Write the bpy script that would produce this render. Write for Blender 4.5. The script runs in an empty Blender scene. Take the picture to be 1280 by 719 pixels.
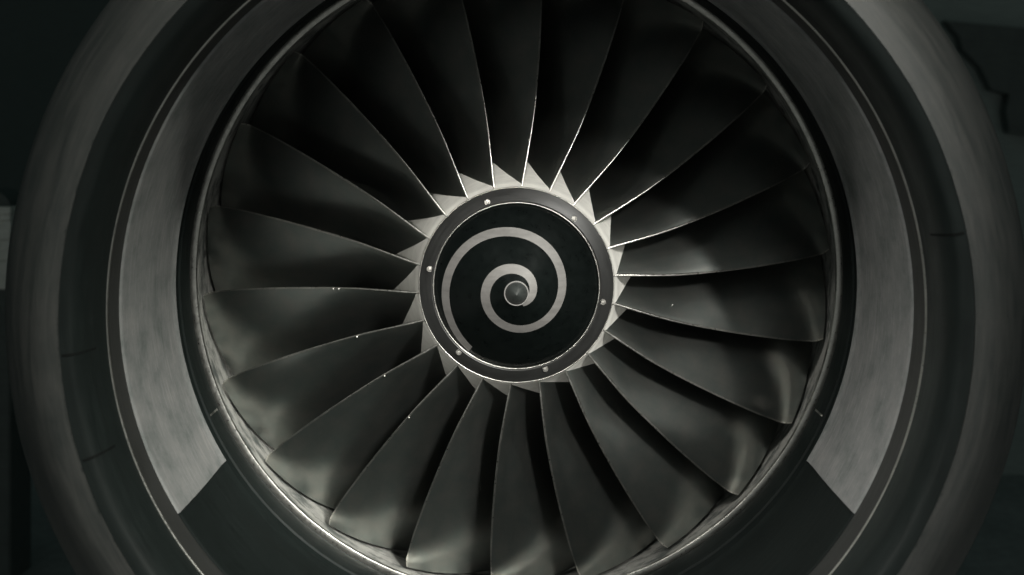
import bpy, math, random
from math import pi, sin, cos, radians, sqrt
from mathutils import Vector
random.seed(7)
sc = bpy.context.scene
C = sc.collection

# ------------------------------------------------------------------ camera
# engine axis = world Y axis at z = 0, engine faces -Y, fan case plane at y = 0
CAMY, CAMZ, FPX = -5.7, 0.653, 1505.0
cam_d = bpy.data.cameras.new('camera'); cam = bpy.data.objects.new('camera', cam_d); C.objects.link(cam)
cam.location = (0, CAMY, CAMZ); cam.rotation_euler = (pi/2, 0, 0)
cam_d.sensor_width = 36; cam_d.lens = FPX/1280*36
cam_d.shift_x = -5.5/1280; cam_d.shift_y = -189/1280
cam_d.clip_start = 0.05; cam_d.clip_end = 500
cam_d.dof.use_dof = True; cam_d.dof.focus_distance = 5.3; cam_d.dof.aperture_fstop = 1.0
cam_d.dof.aperture_blades = 7
sc.camera = cam

# ------------------------------------------------------------------ world (dim hangar air), added lamps, exposure
w = bpy.data.worlds.new('World'); sc.world = w; w.use_nodes = True
bg = w.node_tree.nodes['Background']
bg.inputs['Color'].default_value = (0.66, 1.0, 0.95, 1); bg.inputs['Strength'].default_value = 0.035

def area(name, loc, target, sx, sy, power, col=(1, 1, 1)):
    l = bpy.data.lights.new(name, 'AREA'); l.shape = 'RECTANGLE'; l.size = sx; l.size_y = sy
    l.energy = power; l.color = col
    o = bpy.data.objects.new(name, l); C.objects.link(o); o.location = loc
    o.rotation_euler = (Vector(target)-Vector(loc)).to_track_quat('-Z', 'Y').to_euler()
    return o
def spot(name, loc, target, power, size, blend, radius, col=(1, 1, 1)):
    l = bpy.data.lights.new(name, 'SPOT'); l.energy = power; l.spot_size = radians(size); l.spot_blend = blend
    l.shadow_soft_size = radius; l.color = col
    o = bpy.data.objects.new(name, l); C.objects.link(o); o.location = loc
    o.rotation_euler = (Vector(target)-Vector(loc)).to_track_quat('-Z', 'Y').to_euler()
    return o
spot('hub_fill', (-0.5, -9.5, 1.1), (0.0, 0, -0.03), 5500, 6.8, 1.0, 0.45, (1.0, 0.97, 0.9))  # added unseen spot that brightens the hub and fillers
area('front_fill', (1.0, -11.0, 1.0), (1.0, 0, 1.0), 22, 7.0, 108, (0.97, 1.0, 0.94))  # added broad light behind the camera for blade reflections, no real door
fl = area('floor_fill', (1.0, -5.8, 7.5), (1.0, -5.8, 0), 5, 3, 130, (1.0, 0.99, 0.94)); fl.data.spread = radians(75)  # added unseen downlight, brightens the floor mirrored in the blades
spot('barrel_fill_west', (-5.0, -7.6, 7.8), (1.4, -0.75, -0.95), 4800, 13, 1.0, 1.0, (1.0, 0.985, 0.92))  # added unseen spot for the right side of the barrel
spot('barrel_fill_east', (5.0, -7.6, 7.6), (-1.3, -0.6, -0.95), 7200, 14, 1.0, 1.0, (0.99, 1.0, 0.90))  # added unseen spot for the left side of the barrel
spot('blade_fill', (4.0, -8.4, 4.6), (-0.45, 0, -0.7), 7500, 13.5, 1.0, 0.6, (1.0, 0.99, 0.93))  # added unseen spot that lifts the left and bottom blades
sc.view_settings.view_transform = 'Standard'; sc.view_settings.look = 'None'
sc.view_settings.exposure = 0.0; sc.view_settings.gamma = 1.0
sc.view_settings.use_curve_mapping = False

# ------------------------------------------------------------------ materials
def rgb(v, t=(1, 1, 1)):
    return (v*t[0], v*t[1], v*t[2], 1)
class NT:
    def __init__(s, name, rough=0.5, metal=0.0, col=(0.1, 0.1, 0.1, 1), spec=0.5):
        s.m = bpy.data.materials.new(name); s.m.use_nodes = True
        s.t = s.m.node_tree; s.b = s.t.nodes['Principled BSDF']
        s.b.inputs['Roughness'].default_value = rough; s.b.inputs['Metallic'].default_value = metal
        s.b.inputs['Base Color'].default_value = col; s.b.inputs['Specular IOR Level'].default_value = spec
    def n(s, typ, **kw):
        x = s.t.nodes.new(typ)
        for k, v in kw.items():
            if k.startswith('i_'): x.inputs[k[2:].replace('_', ' ')].default_value = v
            else: setattr(x, k, v)
        return x
    def l(s, a, b): s.t.links.new(a, b)
    def coord(s, kind='Object', scale=(1, 1, 1)):
        tc = s.n('ShaderNodeTexCoord'); mp = s.n('ShaderNodeMapping')
        mp.inputs['Scale'].default_value = scale; s.l(tc.outputs[kind], mp.inputs['Vector'])
        return mp.outputs['Vector']
    def noise(s, vec, scale, detail=5, rough=0.6, dist=0.0):
        x = s.n('ShaderNodeTexNoise', i_Scale=scale, i_Detail=detail, i_Roughness=rough, i_Distortion=dist)
        s.l(vec, x.inputs['Vector']); return x.outputs['Fac']
    def ramp(s, fac, stops):
        r = s.n('ShaderNodeValToRGB'); e = r.color_ramp.elements
        while len(e) < len(stops): e.new(0.5)
        for k, (p, c) in enumerate(stops):
            e[k].position = p; e[k].color = c if isinstance(c, tuple) else (c, c, c, 1)
        s.l(fac, r.inputs['Fac']); return r.outputs['Color']
    def mix(s, fac, a, b, mode='MIX'):
        x = s.n('ShaderNodeMix', data_type='RGBA', blend_type=mode)
        for val, idx in ((fac, 0), (a, 6), (b, 7)):
            if hasattr(val, 'type') and hasattr(val, 'links'): s.l(val, x.inputs[idx])
            elif idx == 0: x.inputs[0].default_value = val
            else: x.inputs[idx].default_value = val
        return x.outputs[2]
    def math(s, op, a, b=0.0, c=None):
        x = s.n('ShaderNodeMath', operation=op)
        for k, v in enumerate((a, b) if c is None else (a, b, c)):
            if hasattr(v, 'links'): s.l(v, x.inputs[k])
            else: x.inputs[k].default_value = v
        return x.outputs[0]
    def bump(s, h, strength=0.1, dist=0.002):
        x = s.n('ShaderNodeBump', i_Strength=strength, i_Distance=dist)
        s.l(h, x.inputs['Height']); s.l(x.outputs['Normal'], s.b.inputs['Normal'])
    def col(s, c): s.l(c, s.b.inputs['Base Color'])
    def rgh(s, c): s.l(c, s.b.inputs['Roughness'])

WARM = (1.0, 0.98, 0.92); COOL = (0.88, 1.0, 0.96); TEAL = (0.72, 1.0, 0.95)

def mat_blade():
    k = NT('blade_titanium', 0.3, 1.0)
    v = k.coord('UV', (1, 1, 1)); vs = k.coord('UV', (6, 2.2, 1))
    a = k.noise(v, 9, 6); b = k.noise(vs, 3.0, 5); d = k.noise(v, 60, 3)
    c1 = k.ramp(a, [(0.3, rgb(0.42, COOL)), (0.72, rgb(0.52, WARM))])
    c2 = k.mix(0.2, c1, k.ramp(b, [(0.35, rgb(0.43, COOL)), (0.7, rgb(0.51, WARM))]))
    sp = k.ramp(d, [(0.69, 0.0), (0.73, 1.0)])
    oi2 = k.n('ShaderNodeObjectInfo')
    vv = k.coord('UV', (22, 1.1, 1)); st = k.noise(vv, 2.0, 6, 0.7)
    grime = k.ramp(st, [(0.5, 0.0), (0.75, 1.0)])
    c3 = k.mix(k.math('MULTIPLY', grime, 0.10), c2, rgb(0.24, COOL))
    c4 = k.mix(1.0, c3, k.ramp(oi2.outputs['Random'], [(0.0, 0.82), (1.0, 1.0)]), 'MULTIPLY')
    k.col(k.mix(k.math('MULTIPLY', sp, 0.14), c4, rgb(0.7, WARM)))
    oi = k.n('ShaderNodeObjectInfo')
    rr = k.ramp(b, [(0.3, 0.345), (0.7, 0.375)])
    k.rgh(k.math('ADD', rr, k.math('MULTIPLY', k.math('SUBTRACT', oi.outputs['Random'], 0.5), 0.07))); k.bump(d, 0.02, 0.0002)
    return k.m
def mat_metal(name, v, rough, tint=WARM, metal=1.0, var=0.2, scale=14):
    k = NT(name, rough, metal)
    o = k.coord('Object'); a = k.noise(o, scale, 6); b = k.noise(o, scale*6, 3)
    k.col(k.ramp(a, [(0.3, rgb(v*(1-var), tint)), (0.7, rgb(v*(1+var), tint))]))
    k.rgh(k.ramp(b, [(0.3, max(0.03, rough-0.1)), (0.7, min(1, rough+0.12))]))
    return k.m
def mat_barrel():
    k = NT('barrel_grey_paint', 0.5, 0.0)
    v = k.coord('UV', (1, 1, 1)); vs = k.coord('UV', (1.1, 13, 1)); vf = k.coord('UV', (3, 3, 1))
    a = k.noise(v, 5.5, 10, 0.74, 0.0); b = k.noise(vs, 3.4, 8, 0.72, 0.2); d = k.noise(vf, 22, 4, 0.7)
    base = k.ramp(a, [(0.32, rgb(0.13, COOL)), (0.5, rgb(0.23)), (0.70, rgb(0.31, (1, .96, .95)))])
    scuff = k.ramp(b, [(0.42, 0.0), (0.50, 0.55), (0.56, 0.1), (0.64, 0.8)])
    c = k.mix(k.math('MULTIPLY', scuff, 0.6), base, rgb(0.12, COOL))
    fleck = k.ramp(d, [(0.6, 0.0), (0.72, 1.0)])
    k.col(k.mix(k.math('MULTIPLY', fleck, 0.3), c, rgb(0.38, WARM)))
    k.rgh(k.ramp(b, [(0.3, 0.42), (0.7, 0.62)])); k.bump(d, 0.08, 0.001)
    return k.m
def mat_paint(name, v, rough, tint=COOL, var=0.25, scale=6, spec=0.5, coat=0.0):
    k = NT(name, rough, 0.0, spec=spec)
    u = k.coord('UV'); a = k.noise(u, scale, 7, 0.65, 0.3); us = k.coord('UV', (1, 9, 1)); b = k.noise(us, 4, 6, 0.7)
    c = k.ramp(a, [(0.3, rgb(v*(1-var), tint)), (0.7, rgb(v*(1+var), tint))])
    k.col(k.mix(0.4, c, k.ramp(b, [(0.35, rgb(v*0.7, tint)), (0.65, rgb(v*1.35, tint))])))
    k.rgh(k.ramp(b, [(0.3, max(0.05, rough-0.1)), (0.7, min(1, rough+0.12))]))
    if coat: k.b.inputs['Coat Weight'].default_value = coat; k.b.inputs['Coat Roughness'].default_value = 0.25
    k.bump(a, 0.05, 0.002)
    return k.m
def mat_lip():
    # worn grey nose-ring paint with a chipped inner border
    k = NT('lip_worn_paint', 0.5, 0.0)
    u = k.coord('UV'); us = k.coord('UV', (1.0, 10, 1))
    a = k.noise(u, 4, 7, 0.65); b = k.noise(us, 3.0, 7, 0.7, 0.5); e = k.noise(u, 11, 8, 0.75)
    base = k.ramp(a, [(0.3, rgb(0.055, COOL)), (0.7, rgb(0.09, (1, .975, .95)))])
    c = k.mix(0.5, base, k.ramp(b, [(0.36, rgb(0.04, COOL)), (0.62, rgb(0.10, WARM))]))
    sep = k.n('ShaderNodeSeparateXYZ'); tc = k.n('ShaderNodeTexCoord'); k.l(tc.outputs['Object'], sep.inputs[0])
    r2 = k.math('ADD', k.math('MULTIPLY', sep.outputs[0], sep.outputs[0]), k.math('MULTIPLY', sep.outputs[2], sep.outputs[2]))
    r = k.math('ADD', k.math('SQRT', r2), k.math('MULTIPLY', k.math('SUBTRACT', e, 0.5), 0.09))
    edge = k.ramp(k.math('MULTIPLY', k.math('SUBTRACT', r, 1.6), 8.0), [(0.18, 1.0), (0.26, 0.0)])
    k.col(k.mix(edge, c, rgb(0.03, COOL)))
    k.rgh(k.ramp(b, [(0.3, 0.4), (0.7, 0.62)])); k.bump(a, 0.06, 0.003)
    return k.m
def mat_liner():
    k = NT('abradable_liner', 0.6, 0.0)
    u = k.coord('UV', (1, 1, 1)); us = k.coord('UV', (1.6, 5, 1))
    a = k.noise(u, 14, 8, 0.75, 0.0); b = k.noise(us, 3.2, 7, 0.75, 0.0); vo = k.n('ShaderNodeTexVoronoi', i_Scale=7.0)
    k.l(u, vo.inputs['Vector'])
    base = k.ramp(a, [(0.3, rgb(0.24, WARM)), (0.68, rgb(0.4, WARM))])
    st = k.ramp(b, [(0.47, 0.0), (0.58, 1.0)])
    c = k.mix(k.math('MULTIPLY', st, 0.9), base, rgb(0.07, COOL))
    spot = k.ramp(vo.outputs['Distance'], [(0.10, 1.0), (0.2, 0.0)])
    k.col(k.mix(k.math('MULTIPLY', spot, 0.85), c, rgb(0.03)))
    k.bump(a, 0.2, 0.003)
    return k.m
def mat_spinner():
    k = NT('spinner_black_paint', 0.3, 0.0, spec=0.12)
    o = k.coord('Object'); a = k.noise(o, 25, 6); d = k.noise(o, 120, 3)
    c = k.ramp(a, [(0.3, rgb(0.0028, TEAL)), (0.7, rgb(0.0045, TEAL))])
    sp = k.ramp(d, [(0.70, 0.0), (0.75, 1.0)])
    k.col(k.mix(k.math('MULTIPLY', sp, 0.1), c, rgb(0.05)))
    k.rgh(k.ramp(a, [(0.3, 0.26), (0.7, 0.34)]))
    return k.m
def mat_concrete(name, v):
    k = NT(name, 0.85)
    o = k.coord('Object'); a = k.noise(o, 0.6, 8, 0.65); b = k.noise(o, 12, 4)
    c = k.ramp(a, [(0.3, rgb(v*0.75, COOL)), (0.7, rgb(v*1.2))])
    k.col(k.mix(0.25, c, k.ramp(b, [(0.35, rgb(v*0.5)), (0.65, rgb(v*1.4))])))
    return k.m

M = dict(
    blade=mat_blade(), edge=mat_metal('leading_edge_sheath', 0.72, 0.34),
    filler=mat_paint('filler_white_paint', 0.66, 0.38, WARM, 0.10, 14),
    hub=mat_paint('hub_dark', 0.05, 0.5), barrel=mat_barrel(), lower=mat_paint('lower_sector_dark', 0.011, 0.65, TEAL, 0.35, 2.5, 0.12),
    band=mat_paint('band_dark_grey', 0.026, 0.6, (0.97, 1, 0.95), 0.12), lip=mat_lip(),
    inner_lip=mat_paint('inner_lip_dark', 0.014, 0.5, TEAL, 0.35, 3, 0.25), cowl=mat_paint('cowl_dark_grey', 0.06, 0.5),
    joint=mat_metal('joint_bright_metal', 0.4, 0.35), ring=mat_paint('ring_black_rubber', 0.012, 0.5, TEAL, spec=0.12),
    liner=mat_liner(), spinner=mat_spinner(), spiral=mat_paint('spiral_off_white_paint', 0.12, 0.5, (1, 0.965, 0.93), 0.16, 28),
    nose=mat_paint('nose_ring_grey', 0.012, 0.42, (0.98, 1, 0.97), 0.2, 18), bolt=mat_metal('bolt_steel', 0.2, 0.35),
    dark=mat_paint('duct_black', 0.01, 0.7), cap=mat_metal('nose_cap_rubber', 0.02, 0.4, COOL, 0.0),
    ground=mat_concrete('hangar_concrete', 0.3), wall=mat_paint('wall_grey', 0.16, 0.8, COOL, 0.1, 0.8),
    door=mat_paint('door_black', 0.12, 0.7), pale_slab=mat_paint('slab_pale', 0.8, 0.7, WARM, 0.15, 3), seam=mat_paint('sealant_black', 0.01, 0.7, spec=0.1),
    screen=mat_paint('screen_grey', 0.34, 0.8, COOL, 0.1, 1.2), chip=mat_paint('chip_white', 0.8, 0.5, WARM, 0.05))

# ------------------------------------------------------------------ mesh helpers
def link(name, me, mat, parent=None, smooth=True):
    if mat and not me.materials: me.materials.append(mat)
    if smooth: me.polygons.foreach_set('use_smooth', [True]*len(me.polygons))
    o = bpy.data.objects.new(name, me); C.objects.link(o); o.parent = parent
    return o
def empty(name, label, cat, group=None, loc=(0, 0, 0)):
    o = bpy.data.objects.new(name, None); C.objects.link(o); o.location = loc; o.empty_display_size = 0.2
    o['label'] = label; o['category'] = cat
    if group: o['group'] = group
    return o
def catmull(pts, n):
    out = []
    P = [pts[0]] + list(pts) + [pts[-1]]
    for i in range(1, len(P)-2):
        for k in range(n):
            t = k/n
            out.append(tuple(0.5*((2*P[i][d]) + (-P[i-1][d]+P[i+1][d])*t + (2*P[i-1][d]-5*P[i][d]+4*P[i+1][d]-P[i+2][d])*t*t
                       + (-P[i-1][d]+3*P[i][d]-3*P[i+1][d]+P[i+2][d])*t**3) for d in range(2)))
    out.append(tuple(pts[-1])); return out
def revolve(name, prof, mat, parent=None, a0=0.0, a1=360.0, n=256, closed_prof=False, wob=0.0):
    """prof: (radius, y) list; revolved about the Y axis between angles a0..a1 (degrees, from +X towards +Z)."""
    full = abs(a1-a0) >= 359.99
    cols = n if full else n+1
    m = len(prof)
    V = []; 
    for i in range(cols):
        a = radians(a0+(a1-a0)*i/n)
        for (r, y) in prof:
            rr = r + (wob*(sin(3*a+1)+0.6*sin(7*a+2)+0.4*sin(17*a)) if wob else 0)
            V.append((rr*cos(a), y, rr*sin(a)))
    F = []; UV = []
    L = [0.0]
    for k in range(1, m): L.append(L[-1]+math.hypot(prof[k][0]-prof[k-1][0], prof[k][1]-prof[k-1][1]))
    mm = m if closed_prof else m-1
    Rm = sum(p[0] for p in prof)/m
    for i in range(n):
        j = (i+1) % cols
        for k in range(mm):
            k2 = (k+1) % m
            F.append((i*m+k, j*m+k, j*m+k2, i*m+k2))
            u0 = radians(a0+(a1-a0)*i/n)*Rm; u1 = radians(a0+(a1-a0)*(i+1)/n)*Rm
            la = L[k]; lb = L[k2] if k2 else L[k]+0.01
            UV += [u0, la, u1, la, u1, lb, u0, lb]
    if closed_prof and not full:
        F.append(tuple(range(m))); F.append(tuple(reversed(range(n*m, n*m+m)))); UV += [0.0]*(4*m)
    me = bpy.data.meshes.new(name); me.from_pydata(V, [], F)
    uv = me.uv_layers.new(name='UVMap'); uv.data.foreach_set('uv', UV)
    me.update()
    o = link(name, me, mat, parent)
    return o
def flip_out(o): o.data.flip_normals()
def sharp(o, deg=35): 
    o.data.set_sharp_from_angle(angle=radians(deg))
def box(name, x0, x1, y0, y1, z0, z1, mat, parent=None, bev=0.0):
    import bmesh
    bm = bmesh.new(); bmesh.ops.create_cube(bm, size=1)
    for v in bm.verts:
        v.co = Vector(((x0+x1)/2+v.co.x*(x1-x0), (y0+y1)/2+v.co.y*(y1-y0), (z0+z1)/2+v.co.z*(z1-z0)))
    if bev: bmesh.ops.bevel(bm, geom=list(bm.edges), offset=bev, segments=2, affect='EDGES')
    uvl = bm.loops.layers.uv.new('UVMap')
    for f in bm.faces:
        for l in f.loops: l[uvl].uv = (l.vert.co.x+l.vert.co.y*0.7, l.vert.co.z+l.vert.co.y*0.3)
    me = bpy.data.meshes.new(name); bm.to_mesh(me); bm.free()
    return link(name, me, mat, parent, smooth=False)
def px(x, y, z):
    """photo pixel at depth z (metres in front of the lens) to world"""
    return ((x-645.5)*z/FPX, CAMY+z, CAMZ-(y-170.6)*z/FPX)

# ------------------------------------------------------------------ setting
g = box('ground', -120, 120, -60, 180, -3.2, -2.72, M['ground']); g['kind'] = 'structure'

# ------------------------------------------------------------------ nacelle (static)
nac = empty('engine_nacelle', 'dark grey jet engine nacelle with thick rounded air intake around the fan', 'engine nacelle')
outer = catmull([(1.63, -1.42), (1.72, -1.402), (1.81, -1.345), (1.89, -1.255), (1.94, -1.1)], 10)
o = revolve('outer_lip', outer, M['lip'], nac, n=320, wob=0.0012)
o = revolve('cowl_skin', catmull([(1.939, -1.092), (1.98, -0.7), (2.01, -0.1), (2.02, 0.6), (1.98, 1.6)], 8), M['cowl'], nac, n=256)
inner = catmull([(1.629, -1.4195), (1.585, -1.402), (1.553, -1.345), (1.538, -1.27), (1.533, -1.196)], 10)
o = revolve('inner_lip', list(reversed(inner)), M['inner_lip'], nac, n=320, wob=0.0008)
o = revolve('joint_ring', [(1.534, -1.204), (1.529, -1.2035), (1.5275, -1.2), (1.5275, -1.197), (1.529, -1.1935), (1.534, -1.193)], M['joint'], nac, n=320)
o = revolve('front_band', [(1.533, -1.194), (1.532, -1.06)], M['band'], nac, n=320)
barrel = [(1.532, -1.058), (1.5255, -1.054), (1.5235, -1.045)]+catmull([(1.5225, -1.03), (1.518, -0.9), (1.5165, -0.75), (1.520, -0.6), (1.5275, -0.47), (1.532, -0.38), (1.5315, -0.345), (1.5265, -0.318), (1.5255, -0.306), (1.529, -0.300), (1.536, -0.298)], 4)
AL = 31.6
o = revolve('barrel_panel', barrel, M['barrel'], nac, a0=-AL, a1=90, n=150)
o = revolve('barrel_panel', barrel, M['barrel'], nac, a0=90.05, a1=180+AL, n=150)
o = revolve('lower_sector', barrel, M['lower'], nac, a0=180+AL+0.12, a1=360-AL-0.12, n=150)  # bottom sector of the barrel, much darker than the sides
o = revolve('seal_ring', [(1.5355, -0.299), (1.545, -0.296), (1.545, -0.2), (1.536, -0.195), (1.534, -0.06), (1.545, -0.05), (1.545, 0.0)], M['ring'], nac, n=320); sharp(o)
o = revolve('liner_rim', [(1.546, -0.004), (1.517, -0.006), (1.514, -0.003), (1.5135, 0.010)], M['joint'], nac, n=320)
o = revolve('tip_liner', [(1.5135, 0.011), (1.5135, 0.12), (1.513, 0.3), (1.512, 0.6)], M['liner'], nac, n=320)
o = revolve('rear_duct', [(1.512, 0.602), (1.50, 1.3), (0.5, 1.35), (0.02, 1.35)], M['dark'], nac, n=96)
for a in (204.0, -24.1):      # bright splice plates across the seal ring
    revolve('splice_plate', [(1.5335, -0.19), (1.531, -0.188), (1.531, -0.07), (1.5335, -0.068)], M['joint'], nac, a0=a-0.18, a1=a+0.18, n=3)
for a in (184.5, 198.0, 11.0):   # sealant joints across the dark inner lip
    pr = [(r-0.0022 if r < 1.6 else r-0.001, y-(0.0022 if r > 1.56 else 0.0005)) for (r, y) in inner[2:-14]]
    revolve('sealant_joint', list(reversed(pr)), M['seam'], nac, a0=a-0.16, a1=a+0.16, n=4)

# ------------------------------------------------------------------ fan (turns as one)
fan = empty('engine_fan', 'jet engine fan with twenty two dark titanium blades and spiral-painted black spinner', 'fan')
NB = 22; PH0 = 87.0
YR, RR = -0.40, 0.430           # ring outer edge
def lerp_tab(tab, s):
    for (a, va), (b, vb) in zip(tab, tab[1:]):
        if s <= b:
            t = (s-a)/(b-a); t = max(0, min(1, t)); return va+(vb-va)*t
    return tab[-1][1]
def smooth_tab(tab, s):          # monotone-ish smooth interpolation
    n = len(tab)
    for i in range(n-1):
        if s <= tab[i+1][0] or i == n-2:
            x0, y0 = tab[i]; x1, y1 = tab[i+1]; h = x1-x0; t = max(0, min(1, (s-x0)/h))
            m0 = (tab[i+1][1]-tab[i-1][1])/(tab[i+1][0]-tab[i-1][0]) if i > 0 else (y1-y0)/h
            m1 = (tab[i+2][1]-tab[i][1])/(tab[i+2][0]-tab[i][0]) if i < n-2 else (y1-y0)/h
            return ((2*t**3-3*t*t+1)*y0+(t**3-2*t*t+t)*h*m0+(-2*t**3+3*t*t)*y1+(t**3-t*t)*h*m1)
hub_tab = [(-0.41, 0.430), (-0.35, 0.458), (-0.27, 0.492), (-0.15, 0.542), (0.0, 0.595), (0.15, 0.61), (0.4, 0.62)]
R0, R1 = 0.425, 1.497
yle = [(0, -0.385), (0.2, -0.33), (0.45, -0.23), (0.7, -0.11), (0.9, -0.01), (1, 0.045)]
ple = [(0, 0.0), (0.13, -1.7), (0.28, -2.8), (0.5, -2.9), (0.8, -2.3), (1, -1.5)]
stag = [(0, 31), (0.12, 30), (0.25, 33), (0.45, 45), (0.7, 56), (1, 62)]
chord = [(0, 0.46), (0.3, 0.50), (0.7, 0.57), (0.9, 0.57), (1, 0.53)]
camb = [(0, 6), (0.12, 12), (0.4, 32), (0.75, 34), (1, 26)]
thk = [(0, 0.030), (0.4, 0.020), (1, 0.010)]
def blade_point(s, t):
    """mid-surface point on the blade (span s, chord t), and the unit normal facing forward"""
    R = R0+(R1-R0)*s
    t0 = 0.025*(max(0.0, s-0.95)/0.05)**2; t = t0+(1-t0)*t
    ch = smooth_tab(chord, s); xi = smooth_tab(stag, s); ca = smooth_tab(camb, s)
    n = 16; y = smooth_tab(yle, s); tg = 0.0
    for k in range(n):
        tt = (k+0.5)/n*t; ang = radians(xi+ca*(0.5-tt))
        y += cos(ang)*ch*t/n; tg += sin(ang)*ch*t/n
    ang = radians(xi+ca*(0.5-t))
    a = radians(smooth_tab(ple, s))+tg/R
    er = Vector((cos(a), 0, sin(a))); et = Vector((-sin(a), 0, cos(a))); ey = Vector((0, 1, 0))
    return er*R+ey*y, (-ey*sin(ang)+et*cos(ang)), (ey*cos(ang)+et*sin(ang))
def make_blade():
    NS, NT_ = 34, 18
    V = []; UVv = []
    loop = [k/NT_ for k in range(NT_+1)]
    for i in range(NS+1):
        s = i/NS
        th = smooth_tab(thk, s)
        for side in (1, -1):
            for t0 in (loop if side == 1 else loop[::-1][1:-1]):
                t = t0**1.3
                p, nrm, _ = blade_point(s, t)
                h = th*0.5*(4*t*(1-t))**0.6
                p = p+nrm*h*side
                V.append(p); UVv.append((t*0.5, s*1.07+(0.3 if side < 0 else 0)))
    m = 2*NT_
    F = []
    for i in range(NS):
        for k in range(m):
            F.append((i*m+k, (i+1)*m+k, (i+1)*m+(k+1) % m, i*m+(k+1) % m))
    F.append(tuple(range(NS*m, NS*m+m))); F.append(tuple(reversed(range(m))))
    me = bpy.data.meshes.new('blade'); me.from_pydata(V, [], F)
    uv = me.uv_layers.new(name='UVMap')
    for l in me.loops: uv.data[l.index].uv = UVv[l.vertex_index]
    me.update(); return me
def make_edge():
    NS = 40; V = []; F = []; m = 9
    for i in range(NS+1):
        s = i/NS
        p, nrm, tn = blade_point(s, 0.0)
        w = 0.0046*max(0.0, 1-s/0.85)**1.1+0.0007          # half thickness of the sheath
        for k in range(m):
            a = -pi/2+pi*k/(m-1)
            V.append(p+nrm*w*sin(a)-tn*(w*1.0*cos(a))+tn*0.004*0)
        # tails run back onto the blade faces
        V.append(p+nrm*(w*0.72)+tn*0.007); V.append(p-nrm*(w*0.72)+tn*0.007)
    q = m+2
    for i in range(NS):
        A, B = i*q, (i+1)*q
        for k in range(m-1): F.append((A+k, A+k+1, B+k+1, B+k))
        F.append((A+m-1, A+m, B+m, B+m-1)); F.append((A+m+1, A, B, B+m+1))
    me = bpy.data.meshes.new('leading_edge'); me.from_pydata(V, [], F); me.update()
    return me
def make_filler():
    # platform between two neighbouring blade roots, following the rising hub
    NS, NC = 16, 8; V = []; F = []; UV = []
    for i in range(NS+1):
        t = -0.012+1.0*i/NS
        # root angle of blade at this chord position, at hub radius
        ch = 0.46; y = -0.402+t*0.40
        R = smooth_tab(hub_tab, y)
        s = (R-R0)/(R1-R0)
        # find chord position whose y matches at that span
        lo, hi = 0.0, 1.0
        for _ in range(18):
            mid = (lo+hi)/2
            if blade_point(s, mid)[0].y < y: lo = mid
            else: hi = mid
        p = blade_point(s, lo)[0]; a = math.atan2(p.z, p.x)
        for c in range(NC+1):
            aa = a+radians(0.35)+radians(360/NB-0.7)*c/NC
            dip = 0.006*sin(pi*c/NC)
            V.append(((R-dip)*cos(aa), y, (R-dip)*sin(aa))); UV.append((aa*R, y))
    for i in range(NS):
        for c in range(NC):
            A = i*(NC+1)+c; F.append((A, A+1, A+NC+2, A+NC+1))
    me = bpy.data.meshes.new('annulus_filler'); me.from_pydata(V, [], F)
    uv = me.uv_layers.new(name='UVMap')
    for l in me.loops: uv.data[l.index].uv = UV[l.vertex_index]
    me.update(); return me
bme, eme, fme = make_blade(), make_edge(), make_filler()
blades = []
for k in range(NB):
    rot = (0, -radians(PH0+k*360/NB+random.uniform(-0.12, 0.12)), 0)
    b = link('blade', bme, M['blade'], fan); b.rotation_euler = rot; blades.append(b)
    e = link('leading_edge', eme, M['edge'], b)
    f = link('annulus_filler', fme, M['filler'], fan); f.rotation_euler = rot
bme.set_sharp_from_angle(angle=radians(50))
revolve('hub_drum', [(0.40, -0.40), (0.418, -0.395), (0.439, -0.35), (0.472, -0.27), (0.522, -0.15), (0.575, 0.0), (0.59, 0.15), (0.6, 0.6), (0.05, 0.62)], M['hub'], fan, n=128)
# spinner: cone, painted spiral, nose cap
ZT = 0.73                         # tip lies ZT m in front of y = 0
TIPY = -0.735
def cone_y(r):                    # spinner surface, slightly convex
    u = r/0.362; return TIPY+(-0.425-TIPY)*(u*0.93+0.07*u*u)
Rin = 0.362
spn = revolve('spinner', [(0.0005, cone_y(0)+0.001)]+[(Rin*k/24, cone_y(Rin*k/24)) for k in range(1, 25)], M['spinner'], fan, n=192)
flip_out(spn)
# measured spiral: (angle, outer radius, inner radius) in photo pixels round the nose
SP = [(-62, 18.5, 15.5), (-40, 21.0, 14.5), (-15, 24.0, 15.0), (15, 26.8, 17.0), (55, 31.0, 20.6), (95, 34.8, 23.6), (140, 39.8, 28.2), (182, 44.4, 32.8), (230, 49.0, 38.0),
      (277, 53.6, 43.4), (322, 58.0, 47.8), (368, 63.0, 52.8), (412, 69.5, 59.2), (457, 76.5, 66.2), (500, 85.5, 75.5), (540, 93.0, 83.2), (570, 97.5, 88.4), (594, 101.5, 93.5)]
def pr(rp):                       # photo radius -> cone radius (solve perspective along the cone)
    R = rp*5.1/FPX
    for _ in range(12): R = rp*(cone_y(R)-CAMY)/FPX
    return R
V = []; F = []; NW = 5; NA = 330
ta = [(a, pr(o_)) for a, o_, i_ in SP]; tb = [(a, pr(i_)) for a, o_, i_ in SP]
for i in range(NA+1):
    a = SP[0][0]+(SP[-1][0]-SP[0][0])*i/NA
    ra, rb = smooth_tab(ta, a), smooth_tab(tb, a)
    for c in range(NW+1):
        r = rb+(ra-rb)*c/NW
        V.append((r*cos(radians(a)), cone_y(r)-0.0018, r*sin(radians(a))))
for i in range(NA):
    for c in range(NW):
        A = i*(NW+1)+c; F.append((A, A+1, A+NW+2, A+NW+1))
sme = bpy.data.meshes.new('spiral'); sme.from_pydata(V, [], F)
uv = sme.uv_layers.new(name='UVMap')
for l in sme.loops: c = sme.vertices[l.vertex_index].co; uv.data[l.index].uv = (c.x, c.z)
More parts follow.
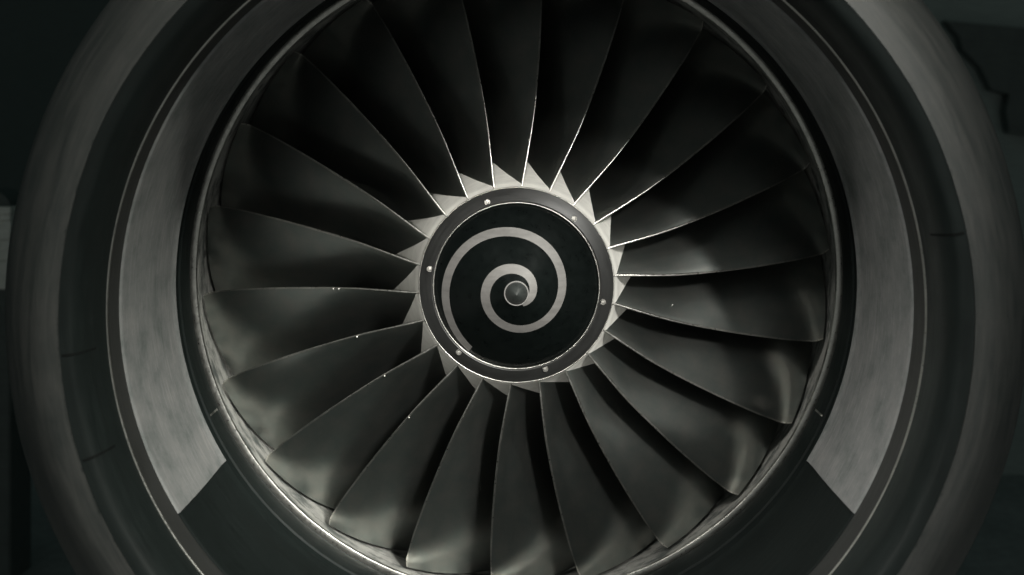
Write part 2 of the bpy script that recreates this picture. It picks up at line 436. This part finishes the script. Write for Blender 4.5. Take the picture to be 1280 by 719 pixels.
sme.update(); link('spiral', sme, M['spiral'], spn)
rc = pr(14.2)
cp = revolve('nose_cap', [(0.0005, TIPY-0.010), (0.006, TIPY-0.007), (rc*0.5, cone_y(rc*0.5)-0.004), (rc, cone_y(rc)-0.003), (rc, cone_y(rc)+0.003)], M['cap'], spn, n=64)
revolve('nose_cap_rim', [(rc-0.0002, cone_y(rc)-0.0035), (rc+0.0018, cone_y(rc)-0.0045), (rc+0.0042, cone_y(rc)-0.003), (rc+0.005, cone_y(rc)+0.002)], M['spiral'], spn, n=64)
# nose ring with bright rims and six bolts
ringp = [(0.3655, -0.432), (0.372, -0.436), (0.40, -0.424), (0.4255, -0.411), (0.4285, -0.408), (0.430, -0.402)]
rg = revolve('nose_ring', ringp, M['nose'], fan, n=192); sharp(rg, 12)
revolve('inner_rim', [(0.3595, -0.425), (0.3600, -0.436), (0.362, -0.4385), (0.3648, -0.438), (0.3662, -0.434)], M['joint'], rg, n=192)
revolve('outer_rim', [(0.4262, -0.4105), (0.4280, -0.4125), (0.4302, -0.4105), (0.4312, -0.402)], M['joint'], rg, n=192)
def bolt_mesh():
    import bmesh
    bm = bmesh.new()
    prof = [(0.0135, 0.0), (0.0135, 0.003), (0.0122, 0.0042), (0.0092, 0.0042), (0.0090, 0.009), (0.0078, 0.0108), (0.0048, 0.011), (0.0042, 0.0075), (0.0, 0.0075)]
    n = 24; rings = []
    for (r, h) in prof[:-1]:
        rings.append([bm.verts.new((r*cos(2*pi*i/n), -h, r*sin(2*pi*i/n))) for i in range(n)])
    for A, B in zip(rings, rings[1:]):
        for i in range(n): bm.faces.new((A[i], A[(i+1) % n], B[(i+1) % n], B[i]))
    bm.faces.new(rings[-1])
    bmesh.ops.recalc_face_normals(bm, faces=bm.faces)
    me = bpy.data.meshes.new('bolt'); bm.to_mesh(me); bm.free(); return me
bo = bolt_mesh()
for k in range(6):
    a = radians(49.2+60*k); r = 0.386
    o = link('bolt', bo, M['bolt'], rg); o.location = (r*cos(a), -0.4295, r*sin(a))
    o.rotation_euler = (0, -a, 0)
bo.set_sharp_from_angle(angle=radians(40))

# small pale nicks along some leading edges, and flecks
import bmesh
def chip_mesh():
    bm = bmesh.new(); bmesh.ops.create_icosphere(bm, subdivisions=1, radius=1)
    for v in bm.verts: v.co *= random.uniform(0.75, 1.2)
    me = bpy.data.meshes.new('nick'); bm.to_mesh(me); bm.free(); return me
cm = chip_mesh()
for (bi, s, t, sz) in ((6, 0.35, 0.0, 0.0045), (6, 0.375, 0.0, 0.004), (7, 0.31, 0.0, 0.005), (8, 0.28, 0.0, 0.004), (9, 0.33, 0.0, 0.004), (16, 0.27, 0.16, 0.0035), (0, 0.2, 0.0, 0.004)):
    p, nrm, tn = blade_point(s, t)
    o = link('nick', cm, M['chip'], blades[bi % NB]); o.location = p+nrm*(0.008 if t == 0 else 0.012); o.scale = (sz, sz, sz)

# ------------------------------------------------------------------ background glimpses
wl = box('hangar_wall', -30, 30, 14, 14.4, -2.72, 12, M['wall']); wl['kind'] = 'structure'
def prism(name, pts, depth, thick, mat, parent=None):
    a = [px(x, y, depth) for x, y in pts]; n = len(a)
    V = [p for p in a]+[(p[0], p[1]+thick, p[2]) for p in a]
    F = [tuple(range(n)), tuple(reversed(range(n, 2*n)))]+[(i, i+n, (i+1) % n+n, (i+1) % n) for i in range(n)]
    me = bpy.data.meshes.new(name); me.from_pydata(V, [], F); uv = me.uv_layers.new(name='UVMap')
    for l in me.loops: c = me.vertices[l.vertex_index].co; uv.data[l.index].uv = (c.x, c.z)
    me.update(); return link(name, me, mat, parent, smooth=False)

# pale slabs at the far left in place of a pale ground patch, dark tarpaulin lump on top; grey partition and dark cover at the right
bd = empty('ground_patch_slabs', 'stack of pale slabs standing in for the ground patch beyond the left edge of the intake', 'stand-in slabs', loc=(0, 0, 0))
D = 9.0
for k, (ya, yb) in enumerate(((259, 268), (268.6, 276), (276.6, 300), (300.6, 326), (326.6, 362))):
    a = px(-160, ya, D); b = px(13-0.6*(k % 2), yb, D)
    box('pale_slab', a[0], b[0], a[1], a[1]+0.5, b[2], a[2], M['pale_slab'], bd, bev=0.006)
a = px(-160, 362.6, D); b = px(9, 380, D)
box('base', a[0], b[0], a[1]+0.05, a[1]+0.45, -2.72, a[2], M['door'], bd, bev=0.01)
tp = prism('tarpaulin', [(-120, 258.6), (14, 258.6), (10, 250), (3, 243), (-9, 238), (-30, 236), (-60, 240), (-100, 246)], D+0.05, 0.35, M['door'])
tp['label'] = 'dark tarpaulin heaped on the pale slabs at the far left'; tp['category'] = 'tarpaulin'
sn = prism('partition_panel', [(1085, -150), (1420, -150), (1420, 760), (1085, 760)], 12.0, 0.1, M['screen'])
sn['label'] = 'plain grey partition panel behind the upper right of the intake'; sn['category'] = 'partition'
dk = prism('hanging_cover', [(1182, 26), (1330, 40), (1330, 172), (1262, 166), (1258, 140), (1262, 118), (1240, 112), (1226, 84), (1204, 62), (1200, 46)], 11.8, 0.15, M['door'])
dk['label'] = 'black ragged cover hanging on the grey partition at upper right'; dk['category'] = 'cover'
